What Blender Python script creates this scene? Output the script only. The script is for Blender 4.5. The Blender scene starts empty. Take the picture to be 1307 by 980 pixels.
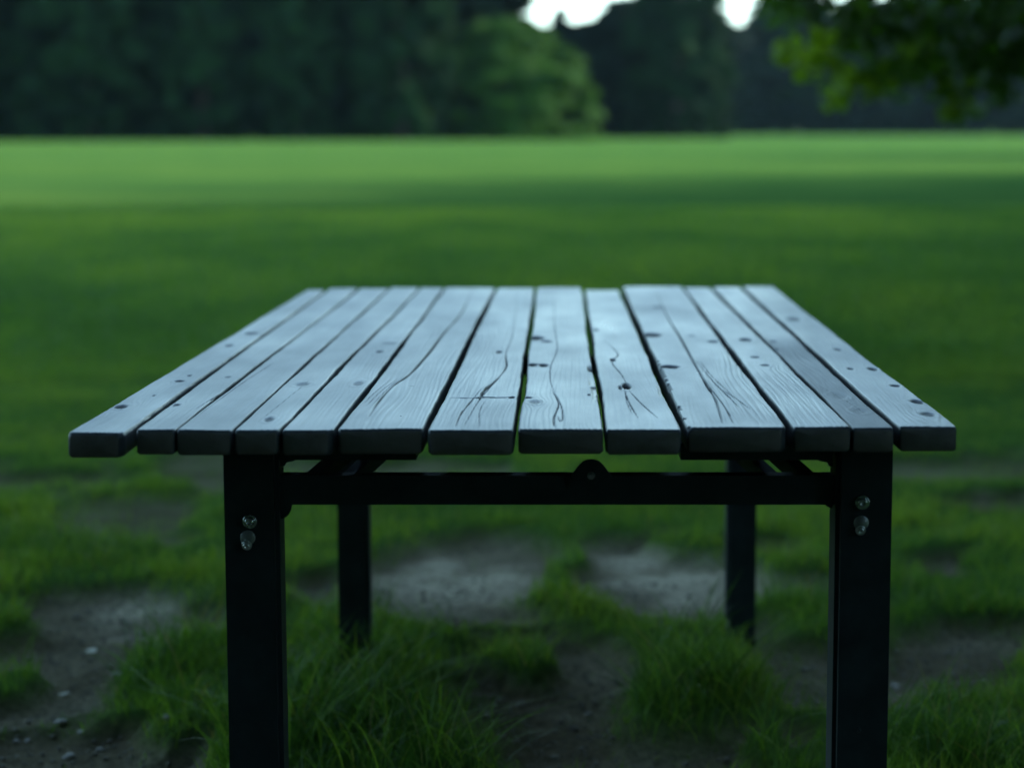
import bpy, math, random
import numpy as np
random.seed(7)
rng = np.random.default_rng(11)
R = math.radians
scene = bpy.context.scene
COL = scene.collection

# ------------------------------------------------------------------ camera
H = 1.10                       # eye height
F = 2600.0                     # focal length in photo pixels (1307 wide)
CX, CY = 724.0, 490.0
TH = math.atan(0.125)          # pitch down
cT, sT = math.cos(TH), math.sin(TH)
cam_d = bpy.data.cameras.new('camera'); cam = bpy.data.objects.new('camera', cam_d); COL.objects.link(cam)
cam.location = (0, 0, H); cam.rotation_euler = (R(90) - TH, 0, 0)
cam_d.sensor_width = 36; cam_d.lens = F / 1307 * 36; cam_d.shift_x = -70.5 / 1307
cam_d.clip_start = 0.05; cam_d.clip_end = 5000
cam_d.dof.use_dof = True; cam_d.dof.focus_distance = 2.95; cam_d.dof.aperture_fstop = 2.7
scene.camera = cam

def ray(px, py):
    u = (px - CX) / F; v = (CY - py) / F
    return (u, cT + v * sT, -sT + v * cT)
def on_z(px, py, z):
    d = ray(px, py); k = (z - H) / d[2]
    return (d[0] * k, d[1] * k)
def on_y(px, py, y):
    d = ray(px, py); k = y / d[1]
    return (d[0] * k, H + d[2] * k)

# ------------------------------------------------------------------ helpers
def link(o, parent=None):
    COL.objects.link(o)
    if parent is not None: o.parent = parent
    return o
def tag(o, label=None, cat=None, group=None, kind=None):
    if label: o['label'] = label
    if cat: o['category'] = cat
    if group: o['group'] = group
    if kind: o['kind'] = kind
    return o
def empty(name, loc):
    o = bpy.data.objects.new(name, None); o.location = loc; o.empty_display_size = .2
    return link(o)
def fast_mesh(name, V, tris=None, quads=None, attrs=None, mats=(), smooth=False, fmat=None):
    me = bpy.data.meshes.new(name)
    V = np.asarray(V, dtype=np.float32)
    nt = 0 if tris is None else len(tris); nq = 0 if quads is None else len(quads)
    loops = []; sizes = []
    if nq: loops.append(np.asarray(quads, dtype=np.int32).ravel()); sizes.append(np.full(nq, 4, np.int32))
    if nt: loops.append(np.asarray(tris, dtype=np.int32).ravel()); sizes.append(np.full(nt, 3, np.int32))
    loops = np.concatenate(loops); sizes = np.concatenate(sizes)
    starts = np.concatenate([[0], np.cumsum(sizes)[:-1]]).astype(np.int32)
    me.vertices.add(len(V)); me.vertices.foreach_set('co', V.ravel())
    me.loops.add(len(loops)); me.loops.foreach_set('vertex_index', loops)
    me.polygons.add(len(sizes)); me.polygons.foreach_set('loop_start', starts)
    me.update(calc_edges=True)
    if smooth: me.polygons.foreach_set('use_smooth', np.ones(len(sizes), bool))
    for k, a in (attrs or {}).items():
        at = me.attributes.new(k, 'FLOAT', 'POINT'); at.data.foreach_set('value', np.asarray(a, dtype=np.float32))
    for m in mats: me.materials.append(m)
    if fmat is not None: me.polygons.foreach_set('material_index', np.asarray(fmat, np.int32))
    me.validate(); me.update()
    return me

def _hash(ix, iy, seed):
    n = (ix.astype(np.int64) * 374761393 + iy.astype(np.int64) * 668265263 + seed * 1442695041) & 0xffffffff
    n = ((n ^ (n >> 13)) * 1274126177) & 0xffffffff
    return ((n ^ (n >> 16)) & 0xffff) / 65535.0
def vnoise(x, y, seed=0):
    x = np.asarray(x, float); y = np.asarray(y, float)
    ix = np.floor(x); iy = np.floor(y); fx = x - ix; fy = y - iy
    fx = fx * fx * (3 - 2 * fx); fy = fy * fy * (3 - 2 * fy)
    a = _hash(ix, iy, seed); b = _hash(ix + 1, iy, seed); c = _hash(ix, iy + 1, seed); d = _hash(ix + 1, iy + 1, seed)
    return (a * (1 - fx) + b * fx) * (1 - fy) + (c * (1 - fx) + d * fx) * fy
def fbm(x, y, seed=0, o=4):
    s = 0; a = .5; t = 0
    for k in range(o):
        s = s + a * vnoise(x * 2 ** k, y * 2 ** k, seed + k); t += a; a *= .5
    return s / t
def sstep(a, b, x):
    t = np.clip((x - a) / (b - a), 0, 1); return t * t * (3 - 2 * t)

# ------------------------------------------------------------------ materials
def mat(name):
    m = bpy.data.materials.new(name); m.use_nodes = True
    nt = m.node_tree; nt.nodes.clear()
    out = nt.nodes.new('ShaderNodeOutputMaterial')
    return m, nt, out
def N(nt, t, **kw):
    n = nt.nodes.new(t)
    for k, v in kw.items():
        if k in n.inputs: n.inputs[k].default_value = v
        else: setattr(n, k, v)
    return n
def ramp(nt, fac, stops):
    r = nt.nodes.new('ShaderNodeValToRGB'); e = r.color_ramp.elements
    while len(e) > 1: e.remove(e[-1])
    e[0].position = stops[0][0]; e[0].color = (*stops[0][1], 1)
    for p, c in stops[1:]:
        q = e.new(p); q.color = (*c, 1)
    nt.links.new(fac, r.inputs[0]); return r
def mapping(nt, scale, coord='Object'):
    tc = N(nt, 'ShaderNodeTexCoord'); mp = N(nt, 'ShaderNodeMapping'); mp.inputs['Scale'].default_value = scale
    nt.links.new(tc.outputs[coord], mp.inputs['Vector']); return mp
def attr(nt, name): return N(nt, 'ShaderNodeAttribute', attribute_name=name)
def mixc(nt, fac, a, b):
    m = nt.nodes.new('ShaderNodeMix'); m.data_type = 'RGBA'
    for s, v in ((0, fac), (6, a), (7, b)):
        if hasattr(v, 'is_linked') or isinstance(v, bpy.types.NodeSocket): nt.links.new(v, m.inputs[s])
        else: m.inputs[s].default_value = v if s == 0 else (*v, 1)
    return m.outputs[2]
def math_(nt, op, a, b=None, clamp=False):
    m = N(nt, 'ShaderNodeMath', operation=op); m.use_clamp = clamp
    for s, v in ((0, a), (1, b)):
        if v is None: continue
        if isinstance(v, bpy.types.NodeSocket): nt.links.new(v, m.inputs[s])
        else: m.inputs[s].default_value = v
    return m.outputs[0]

def wood_material():
    m, nt, out = mat('weathered_grey_painted_wood'); L = nt.links
    p = N(nt, 'ShaderNodeBsdfPrincipled'); L.new(p.outputs[0], out.inputs[0])
    dark_fac = attr(nt, 'dirt_shade'); bare = attr(nt, 'bare'); ga = attr(nt, 'grain'); pid = attr(nt, 'board')
    mp = mapping(nt, (60, 2.2, 60)); n1 = N(nt, 'ShaderNodeTexNoise', Scale=1.0, Detail=6.0, Roughness=.6); L.new(mp.outputs[0], n1.inputs['Vector'])
    mp2 = mapping(nt, (260, 9, 260)); n2 = N(nt, 'ShaderNodeTexNoise', Scale=1.0, Detail=4.0, Roughness=.6); L.new(mp2.outputs[0], n2.inputs['Vector'])
    mp3 = mapping(nt, (9, 3, 9)); n3 = N(nt, 'ShaderNodeTexNoise', Scale=1.0, Detail=5.0); L.new(mp3.outputs[0], n3.inputs['Vector'])
    c = ramp(nt, n1.outputs['Fac'], [(.25, (.016, .026, .036)), (.5, (.038, .056, .074)), (.75, (.080, .112, .140))]).outputs[0]
    c = mixc(nt, math_(nt, 'MULTIPLY', ramp(nt, n3.outputs['Fac'], [(.35, (0, 0, 0)), (.7, (1, 1, 1))]).outputs[0], .6), c, (.022, .034, .040))
    c = mixc(nt, math_(nt, 'MULTIPLY', ga.outputs['Fac'], .4, True), c, (.018, .028, .032))
    c = mixc(nt, math_(nt, 'MULTIPLY', pid.outputs['Fac'], .55), c, (.024, .038, .046))
    c = mixc(nt, dark_fac.outputs['Fac'], c, (.016, .018, .018))
    c = mixc(nt, bare.outputs['Fac'], c, (.55, .48, .36))
    L.new(c, p.inputs['Base Color'])
    r = math_(nt, 'ADD', math_(nt, 'MULTIPLY', n3.outputs['Fac'], .26), .20)
    r = math_(nt, 'ADD', r, math_(nt, 'MULTIPLY', dark_fac.outputs['Fac'], .4), True)
    L.new(r, p.inputs['Roughness'])
    p.inputs['Specular IOR Level'].default_value = .29
    b1 = N(nt, 'ShaderNodeBump', Strength=.55, Distance=.0012); L.new(n1.outputs['Fac'], b1.inputs['Height'])
    b2 = N(nt, 'ShaderNodeBump', Strength=.45, Distance=.0006); L.new(n2.outputs['Fac'], b2.inputs['Height']); L.new(b1.outputs[0], b2.inputs['Normal'])
    L.new(b2.outputs[0], p.inputs['Normal'])
    return m
def metal_material(name, col, rough, metallic=0.0, bump=.3):
    m, nt, out = mat(name); L = nt.links
    p = N(nt, 'ShaderNodeBsdfPrincipled', Metallic=metallic); p.inputs['Specular IOR Level'].default_value = .5 if metallic else .22; L.new(p.outputs[0], out.inputs[0])
    mp = mapping(nt, (1, 1, 1)); n = N(nt, 'ShaderNodeTexNoise', Scale=14.0, Detail=8.0, Roughness=.65); L.new(mp.outputs[0], n.inputs['Vector'])
    k = ramp(nt, n.outputs['Fac'], [(.3, tuple(v * .65 for v in col)), (.7, tuple(v * 1.35 for v in col))]); L.new(k.outputs[0], p.inputs['Base Color'])
    L.new(math_(nt, 'ADD', math_(nt, 'MULTIPLY', n.outputs['Fac'], .25), rough - .12), p.inputs['Roughness'])
    n2 = N(nt, 'ShaderNodeTexNoise', Scale=400.0, Detail=3.0); L.new(mp.outputs[0], n2.inputs['Vector'])
    b = N(nt, 'ShaderNodeBump', Strength=bump, Distance=.0005); L.new(n2.outputs['Fac'], b.inputs['Height']); L.new(b.outputs[0], p.inputs['Normal'])
    return m
def leaf_material(name, stops, trans=.35, rough=.5, attrname='tint', tcol=None):
    m, nt, out = mat(name); L = nt.links
    a = attr(nt, attrname)
    c = ramp(nt, a.outputs['Fac'], stops).outputs[0]
    p = N(nt, 'ShaderNodeBsdfPrincipled', Roughness=rough); L.new(c, p.inputs['Base Color']); p.inputs['Specular IOR Level'].default_value = .12
    t = N(nt, 'ShaderNodeBsdfTranslucent')
    hs = N(nt, 'ShaderNodeMix', data_type='RGBA', blend_type='MULTIPLY'); hs.inputs[0].default_value = 1
    L.new(c, hs.inputs[6]); hs.inputs[7].default_value = tcol or (1.5, 1.5, .6, 1); L.new(hs.outputs[2], t.inputs['Color'])
    mx = N(nt, 'ShaderNodeMixShader'); mx.inputs[0].default_value = trans
    L.new(p.outputs[0], mx.inputs[1]); L.new(t.outputs[0], mx.inputs[2]); L.new(mx.outputs[0], out.inputs[0])
    return m
def ground_material():
    m, nt, out = mat('soil_and_turf'); L = nt.links
    p = N(nt, 'ShaderNodeBsdfPrincipled', Roughness=.9); p.inputs['Specular IOR Level'].default_value = .0
    L.new(p.outputs[0], out.inputs[0])
    g = attr(nt, 'grass')
    mp = mapping(nt, (1, 1, 1))
    a = N(nt, 'ShaderNodeTexNoise', Scale=2.2, Detail=8.0, Roughness=.6); L.new(mp.outputs[0], a.inputs['Vector'])
    b = N(nt, 'ShaderNodeTexNoise', Scale=60.0, Detail=8.0, Roughness=.7); L.new(mp.outputs[0], b.inputs['Vector'])
    soil = ramp(nt, a.outputs['Fac'], [(.3, (.10, .085, .052)), (.5, (.225, .198, .128)), (.72, (.38, .345, .235))]).outputs[0]
    lit_soil = attr(nt, 'lit_soil'); soil = mixc(nt, lit_soil.outputs['Fac'], soil, (.76, .68, .50))
    soil = mixc(nt, ramp(nt, b.outputs['Fac'], [(.42, (0, 0, 0)), (.62, (.6, .6, .6))]).outputs[0], soil, (.06, .062, .045))
    # lawn: mown, mottled, with stripes of sun and shadow put into its colour
    mpl = mapping(nt, (1, 1, 1)); c1 = N(nt, 'ShaderNodeTexNoise', Scale=.35, Detail=9.0, Roughness=.62); L.new(mpl.outputs[0], c1.inputs['Vector'])
    mps = mapping(nt, (.02, .09, 1)); c2 = N(nt, 'ShaderNodeTexNoise', Scale=1.0, Detail=3.0); L.new(mps.outputs[0], c2.inputs['Vector'])
    lawn = ramp(nt, c1.outputs['Fac'], [(.3, (.038, .092, .022)), (.5, (.066, .136, .028)), (.72, (.104, .172, .034))]).outputs[0]
    lawn = mixc(nt, ramp(nt, c2.outputs['Fac'], [(.35, (0, 0, 0)), (.65, (.8, .8, .8))]).outputs[0], lawn, (.035, .100, .028))
    c = mixc(nt, g.outputs['Fac'], soil, lawn)
    L.new(c, p.inputs['Base Color'])
    n = N(nt, 'ShaderNodeTexNoise', Scale=130.0, Detail=6.0, Roughness=.7); L.new(mp.outputs[0], n.inputs['Vector'])
    b1 = N(nt, 'ShaderNodeBump', Strength=1.0, Distance=.012); L.new(n.outputs['Fac'], b1.inputs['Height'])
    n5 = N(nt, 'ShaderNodeTexNoise', Scale=9.0, Detail=8.0, Roughness=.7); L.new(mp.outputs[0], n5.inputs['Vector'])
    b2 = N(nt, 'ShaderNodeBump', Strength=.6, Distance=.05); L.new(n5.outputs['Fac'], b2.inputs['Height']); L.new(b1.outputs[0], b2.inputs['Normal'])
    L.new(b2.outputs[0], p.inputs['Normal'])
    return m
def bark_material():
    m, nt, out = mat('rough_bark'); L = nt.links
    p = N(nt, 'ShaderNodeBsdfPrincipled', Roughness=.9); L.new(p.outputs[0], out.inputs[0])
    mp = mapping(nt, (6, 6, 1)); n = N(nt, 'ShaderNodeTexNoise', Scale=1.5, Detail=8.0); L.new(mp.outputs[0], n.inputs['Vector'])
    L.new(ramp(nt, n.outputs['Fac'], [(.3, (.03, .024, .018)), (.7, (.11, .09, .07))]).outputs[0], p.inputs['Base Color'])
    b = N(nt, 'ShaderNodeBump', Strength=.8, Distance=.05); L.new(n.outputs['Fac'], b.inputs['Height']); L.new(b.outputs[0], p.inputs['Normal'])
    return m
M_WOOD = wood_material()
M_STEEL = metal_material('black_powder_coated_steel', (.018, .031, .036), .6)
M_BOLT = metal_material('galvanised_bolt', (.55, .62, .64), .28, 1.0, .1)
M_WASHER = metal_material('dull_zinc_washer', (.30, .34, .35), .4, .8, .2)
M_GRASS = leaf_material('grass_blades', [(0, (.040, .105, .024)), (.45, (.098, .200, .034)), (.85, (.195, .290, .040)), (1, (.20, .19, .07))], .38, .45)
M_GROUND = ground_material()
M_BARK = bark_material()
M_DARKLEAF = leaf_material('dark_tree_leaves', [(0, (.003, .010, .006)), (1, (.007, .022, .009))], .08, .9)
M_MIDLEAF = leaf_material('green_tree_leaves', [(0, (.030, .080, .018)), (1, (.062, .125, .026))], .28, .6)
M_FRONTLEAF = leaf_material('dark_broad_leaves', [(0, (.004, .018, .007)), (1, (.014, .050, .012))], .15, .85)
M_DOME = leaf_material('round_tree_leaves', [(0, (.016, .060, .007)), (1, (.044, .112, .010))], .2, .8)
M_NEARLEAF = leaf_material('sun_tinted_maple_leaves', [(0, (.030, .060, .010)), (.5, (.055, .115, .010)), (1, (.21, .28, .012))], .5, .45, tcol=(1.35, 1.7, .4, 1))  # bright end of the ramp puts sunlight into the leaf colour

# ------------------------------------------------------------------ table
TZ = H - 0.387           # tabletop height 0.713
TT = 0.0325              # plank thickness
front = [(86, 157), (174, 222), (224.5, 296), (299.5, 355), (358.5, 426), (432, 539), (547, 656), (662, 769), (775, 868), (876, 1003), (1012, 1085), (1088, 1140), (1147, 1223)]
fy = [551, 549, 549, 549, 548.5, 548, 549, 548, 548, 546.5, 545.5, 545.5, 545]
back = [(391, 415.5), (420, 457), (460, 496), (498.5, 535), (537.5, 567), (569.5, 632), (635, 682.5), (685.5, 742), (745.5, 790), (794, 870), (873, 906), (909, 944), (947.5, 987)]
by = [369, 368, 368, 367, 367, 367, 367.5, 367, 370, 366, 367, 366, 365.5]
def Z4(x, y): return (60 + x / 2.97, 350 + y / 2.97)
def Z5(x, y): return (420 + x / 2.97, 350 + y / 2.97)
def Z6(x, y): return (780 + x / 2.841, 350 + y / 2.841)
# (board, [points], half width m at start/end, depth m)
cracks = [
 (5, [Z5(*q) for q in ((542, 55), (500, 150), (430, 230), (370, 310), (300, 385), (240, 425), (190, 480), (150, 540))], .0028, .006),
 (5, [Z5(*q) for q in ((260, 395), (200, 440), (140, 500))], .0009, .0016),
 (5, [Z5(*q) for q in ((235, 395), (170, 450), (130, 490))], .0008, .0014),
 (5, [Z5(*q) for q in ((280, 390), (225, 430), (160, 500))], .0008, .0014),
 (5, [Z5(*q) for q in ((275, 425), (340, 427))], .0012, .0008),
 (6, [Z5(*q) for q in ((715, 60), (695, 230), (670, 300), (672, 350), (640, 395), (600, 440), (560, 490), (510, 575))], .0013, .004),
 (6, [Z5(*q) for q in ((645, 392), (590, 440), (570, 475))], .0024, .005),
 (6, [Z5(*q) for q in ((575, 435), (540, 480), (500, 530), (478, 578))], .0013, .0032),
 (6, [Z5(*q) for q in ((455, 468), (545, 471), (590, 467), (640, 468), (690, 466))], .0050, .003),
 (6, [Z5(*q) for q in ((590, 480), (570, 520), (570, 582))], .0007, .0013),
 (7, [Z5(*q) for q in ((728, 467), (765, 470))], .008, .004),
 (7, [Z5(*q) for q in ((850, 60), (855, 200), (865, 280), (840, 350), (838, 400), (855, 450))], .0009, .0016),
 (7, [Z5(*q) for q in ((845, 440), (870, 490), (852, 545), (855, 580))], .0012, .003),
 (7, [Z5(*q) for q in ((858, 455), (880, 500), (886, 545), (875, 558), (866, 538))], .0009, .0020),
 (8, [Z5(*q) for q in ((1040, 245), (1095, 300), (1072, 330), (1110, 380), (1128, 415))], .0011, .0022),
 (8, [Z5(*q) for q in ((1118, 435), (1140, 490), (1172, 545))], .0011, .0024),
 (8, [Z5(*q) for q in ((1136, 438), (1190, 495), (1248, 545))], .0010, .0020),
 (8, [Z5(*q) for q in ((1125, 440), (1128, 480), (1150, 530))], .0007, .0014),
 (9, [Z6(*q) for q in ((160, 55), (200, 150), (250, 230), (300, 320), (345, 400), (380, 460), (405, 545))], .0022, .005),
 (9, [Z6(*q) for q in ((310, 315), (370, 390), (420, 440), (465, 485))], .0010, .003),
 (9, [Z6(*q) for q in ((335, 385), (410, 480), (443, 542))], .0012, .003),
 (9, [Z6(*q) for q in ((400, 420), (450, 450), (505, 492))], .0009, .002),
 (9, [Z6(*q) for q in ((325, 318), (365, 370), (440, 440))], .0007, .0016),
 (2, [Z4(*q) for q in ((870, 330), (740, 415), (580, 530))], .0009, .0016),
 (1, [Z4(*q) for q in ((850, 325), (700, 425), (560, 515))], .0009, .0020),
 (11, [Z6(*q) for q in ((720, 380), (860, 460), (950, 520))], .0009, .0012),
 (3, [Z4(*q) for q in ((1000, 400), (900, 480), (800, 560))], .0007, .001),
]
# knots: board, centre, half width px, half height px, darkness, depth
knots = [
 (0, Z4(280, 500), 9, 2.3, .8, .003), (0, Z4(502, 403), 6, 1, .9, .003), (0, Z4(540, 382), 2.5, 1, .8, .002), (0, Z4(690, 268), 5, 1.6, .6, .002), (0, Z4(775, 221), 9, 1.6, .75, .002), (0, Z4(405, 458), 2, 1, .7, .001),
 (1, Z4(490, 497), 5, 1.4, .6, .002), (1, Z4(685, 392), 4, 1, .5, .001),
 (3, Z4(842, 550), 6, 3.2, .55, .002), (3, Z4(968, 418), 9, 2.4, .35, .0015),
 (4, Z5(110, 412), 7, 3, .35, .0015), (4, Z5(190, 293), 5, 1.2, .7, .002), (4, Z5(228, 262), 12, 1.6, .3, .001),
 (6, Z5(643, 296), 4, 1.3, .95, .004), (6, Z5(693, 467), 3.5, 1.1, 1, .004),
 (7, Z5(785, 244), 10, 2.6, 1, .006), (7, Z5(772, 345), 6, 1.8, 1, .006), (7, Z5(812, 346), 6, 1.8, 1, .005), (7, Z5(985, 457), 2.2, 1, .8, .002), (7, Z5(825, 256), 8, 1.2, .5, .002), (7, Z5(780, 485), 8, 2.2, .3, .001),
 (8, Z5(1128, 422), 5.2, 3.6, 1, .009), (8, Z5(1104, 428), 2.5, 2.6, .7, .003), (8, Z5(1075, 322), 3.5, 2, .9, .004), (8, Z5(1010, 210), 4, 1.6, .5, .002),
 (9, Z6(145, 222), 14, 2.6, .9, .004), (9, Z6(212, 338), 13, 2.0, 1, .005), (9, Z6(170, 122), 8, 1.6, .35, .001), (9, Z6(370, 246), 7, 1.4, .55, .002), (9, Z6(290, 225), 5, 1, .3, .001),
 (10, Z6(488, 239), 8, 2.2, .75, .003), (10, Z6(522, 303), 6, 1.2, .8, .002), (10, Z6(560, 332), 6, 1.2, .7, .002), (10, Z6(437, 340), 5, 2, .4, .002),
 (11, Z6(590, 243), 5, 1.4, .5, .002), (11, Z6(600, 271), 4, 1.2, .5, .002), (11, Z6(830, 440), 10, 4, .4, .001), (11, Z6(905, 495), 9, 3, .35, .001),
 (12, Z6(662, 163), 9, 2.6, .6, .002), (12, Z6(822, 274), 5, 1.4, .7, .002), (12, Z6(868, 345), 4, 1.2, 1, .004), (12, Z6(948, 344), 6, 2.2, 1, .004), (12, Z6(1030, 405), 6, 1.4, 1, .004), (12, Z6(1110, 462), 8, 2.8, .9, .004), (12, Z6(1150, 508), 9, 3, .6, .002),
]
def seg_dist(x, y, pts):
    """distance to a polyline and the parameter 0..1 along it"""
    best = np.full(x.shape, 1e9); par = np.zeros(x.shape); n = len(pts) - 1
    for k in range(n):
        ax, ay = pts[k]; bx, by_ = pts[k + 1]; dx, dy = bx - ax, by_ - ay
        t = np.clip(((x - ax) * dx + (y - ay) * dy) / (dx * dx + dy * dy + 1e-12), 0, 1)
        d = np.hypot(x - ax - t * dx, y - ay - t * dy)
        m = d < best; best[m] = d[m]; par[m] = (k + t[m]) / n
    return best, par
def smooth_poly(p, sub=6):
    P = [p[0]] + list(p) + [p[-1]]; out = []
    for i in range(1, len(P) - 2):
        a, b, c, d = P[i - 1], P[i], P[i + 1], P[i + 2]
        for k in range(sub):
            t = k / sub
            out.append(tuple(.5 * (2 * b[j] + (c[j] - a[j]) * t + (2 * a[j] - 5 * b[j] + 4 * c[j] - d[j]) * t * t + (-a[j] + 3 * b[j] - 3 * c[j] + d[j]) * t ** 3) for j in (0, 1)))
    out.append(p[-1]); return out

TABLE = (0.0, 3.8, 0.0)
def board_arrays(i):
    fl = on_z(front[i][0], fy[i], TZ); fr = on_z(front[i][1], fy[i], TZ)
    bl = on_z(back[i][0], by[i], TZ); br = on_z(back[i][1], by[i], TZ)
    nv = 430; tt = np.linspace(0, 1, nv) ** 1.35
    w = fr[0] - fl[0]; nu = max(24, int(w / .0014))
    cr = .0022 if i not in (0,) else .005
    # cross-section ring: top row (nu), right side, bottom, left side
    us = np.linspace(0, 1, nu)
    L = []; 
    zoff = [-.0012, .0008, 0, .0006, -.0005, .0004, 0, .0003, -.0006, .0010, .0004, -.0004, .0006][i]
    rows = []
    attr_d = []; attr_b = []; attr_g = []
    knw = [(on_z(k[1][0], k[1][1], TZ), abs(on_z(k[1][0] + k[2], k[1][1], TZ)[0] - on_z(k[1][0], k[1][1], TZ)[0]), abs(on_z(k[1][0], k[1][1] + k[3], TZ)[1] - on_z(k[1][0], k[1][1] - k[3], TZ)[1]) / 2, k[4], k[5]) for k in knots if k[0] == i]
    crw = [([on_z(a, b, TZ) for a, b in smooth_poly(c[1])], c[2], c[3]) for c in cracks if c[0] == i]
    y0 = (fl[1] + fr[1]) / 2; y1 = (bl[1] + br[1]) / 2
    yy = y0 + (y1 - y0) * tt
    wob = lambda s, amp: (fbm(yy * 2.3 + 7 * i, yy * 0 + s, s, 3) - .5) * amp + (fbm(yy * 14, yy * 0 + s, s + 9, 3) - .5) * .0018
    gapx = .0016 * sstep(0, .15, tt)
    xl = fl[0] + (bl[0] - fl[0]) * tt + wob(3 + i, .006) + gapx
    xr = fr[0] + (br[0] - fr[0]) * tt + wob(23 + i, .006) - gapx
    # rounded nose towards the front ends where the photo shows rounded corners
    endr = np.clip(1 - (yy - y0) / .012, 0, 1)
    xr = xr - endr ** 2 * (.006 if i in (0, 4, 9) else .0015); xl = xl + endr ** 2 * (.003 if i in (0, 5, 6) else .0012)
    U, Yg = np.meshgrid(us, yy)
    Xg = xl[:, None] + (xr - xl)[:, None] * U
    dl = U * (xr - xl)[:, None]; dr = (1 - U) * (xr - xl)[:, None]
    edge = np.minimum(dl, dr)
    Zt = np.zeros_like(Xg)
    # eased edges
    q = np.clip(1 - edge / cr, 0, 1); Zt -= cr * (1 - np.sqrt(np.clip(1 - q * q, 0, 1))) * .9
    # ends eased
    for ye in (y0, y1):
        q = np.clip(1 - np.abs(Yg - ye) / .003, 0, 1); Zt -= .0022 * q * q
    dirt_shade = np.zeros_like(Xg); bare = np.zeros_like(Xg)
    # grain warped round the knots
    gx = Xg + (fbm(Xg * 9, Yg * 1.1, 40 + i, 3) - .5) * .05
    for (kx, ky), kw, kh, kd, kz in knw:
        ex = (Xg - kx) / (kw * 3.2); ey = (Yg - ky) / (kh * 3.0); r2 = ex * ex + ey * ey
        gx += np.sign(Xg - kx) * kw * 1.6 * np.exp(-r2 * 1.2) * -1
    g = np.sin(gx * 2 * math.pi / .0075 + fbm(Xg * 45, Yg * 1.5, 60 + i, 3) * 16)
    g2 = fbm(gx * 700, Yg * 9, 70 + i, 3)
    cup = fbm(Xg * 14, Yg * .9, 90 + i, 2)
    gmask = sstep(.35, .75, fbm(Xg * 12, Yg * 1.6, 130 + i, 3))
    Zt += (g - .2) * .00022 * (.35 + gmask) + (g2 - .5) * .0006 + (cup - .5) * .0022
    grain = np.clip((-g - .2) * .9, 0, 1) * (.25 + .75 * gmask) * .8
    for pts, hw, dep in crw:
        if len(pts) < 2: continue
        d, par = seg_dist(Xg, Yg, pts)
        prof = np.clip(np.sin(np.clip(par * .98 + .01, 0, 1) * math.pi) ** .6, 0, 1) * (.65 + .6 * vnoise(par * 18, par * 0, i))
        wv = np.maximum(hw * .62 * (.45 + .6 * prof), .0006)
        k = np.exp(-(d / wv) ** 2 * .9) * prof
        Zt -= dep * k; Zt += dep * .12 * np.exp(-((d - wv * 2.6) / wv) ** 2) * prof
        dirt_shade = np.maximum(dirt_shade, np.clip(k * 1.25, 0, 1) * min(1, dep / .0022))
    for (kx, ky), kw, kh, kd, kz in knw:
        ang = np.arctan2(Yg - ky, Xg - kx)
        r = np.hypot((Xg - kx) / kw, (Yg - ky) / kh) * (1 + .25 * (vnoise(ang * 1.6 + 5, ang * 0 + kx * 90, i) - .5))
        k = 1 - sstep(.6, 1.15, r)
        Zt -= kz * k; dirt_shade = np.maximum(dirt_shade, k * kd)
        ringz = np.exp(-((r - 1.55) / .22) ** 2); Zt += ringz * .0005; grain = np.maximum(grain, np.exp(-((r - 1.9) / .18) ** 2) * .7 * (kd > .3))
    # chewed edge showing bare wood by two of the gaps
    if i == 7:
        ex = on_z(*Z5(1005, 430), TZ); m = np.exp(-((Yg - ex[1]) / .13) ** 4) * (1 - sstep(.005, .012, dr)) * (vnoise(Yg * 30, Xg * 150, 5) > .3)
        bare = np.maximum(bare, m); Zt -= m * .003
        ex2 = on_z(*Z5(970, 357), TZ); m2 = np.exp(-((Yg - ex2[1]) / .035) ** 2) * (1 - sstep(.003, .009, dr)); Zt -= m2 * .006; dirt_shade = np.maximum(dirt_shade, m2 * .9)
    if i == 8:
        ex = on_z(*Z5(1262, 440), TZ); m = np.exp(-((Yg - ex[1]) / .07) ** 4) * (1 - sstep(.003, .008, dr)) * (vnoise(Yg * 30, Xg * 150, 8) > .4); bare = np.maximum(bare, m * .8); Zt -= m * .002
    if i == 9:
        m = (1 - sstep(.002, .006, dl)) * (vnoise(Yg * 38, Xg * 0, 9) > .55) * (Yg < 3.4); Zt -= m * .003; dirt_shade = np.maximum(dirt_shade, m * .6)
    if i == 11: dirt_shade = np.maximum(dirt_shade, .30 * sstep(.45, .6, 1 - (Yg - y0) / (y1 - y0)))
    Zt = Zt + TZ + zoff
    # ring columns
    zb = TZ - TT + zoff
    sidez = [.006, .012, .02, TT - .003]
    cols_x = [Xg]; cols_z = [Zt]; cd = [dirt_shade]; cb = [bare]; cg = [grain]
    topR = Zt[:, -1]; topL = Zt[:, 0]
    for s in sidez:
        rough = (fbm(yy * 30, yy * 0 + s * 100, 200 + i, 2) - .5) * .0012
        cols_x.append((xr + rough + (.0006 if s > .005 else 0) - (.0 if s < .03 else .0))[:, None]); cols_z.append(np.minimum(topR - .001, TZ + zoff - s)[:, None]); cd.append(np.full((nv, 1), .55)); cb.append(bare[:, -1:] ); cg.append(np.full((nv, 1), .3))  # board sides darkened so the gaps between boards look shaded
    cols_x.append((xr - .003)[:, None]); cols_z.append(np.full((nv, 1), zb)); cd.append(np.full((nv, 1), .3)); cb.append(np.zeros((nv, 1))); cg.append(np.zeros((nv, 1)))
    cols_x.append((xl + .003)[:, None]); cols_z.append(np.full((nv, 1), zb)); cd.append(np.full((nv, 1), .3)); cb.append(np.zeros((nv, 1))); cg.append(np.zeros((nv, 1)))
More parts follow.
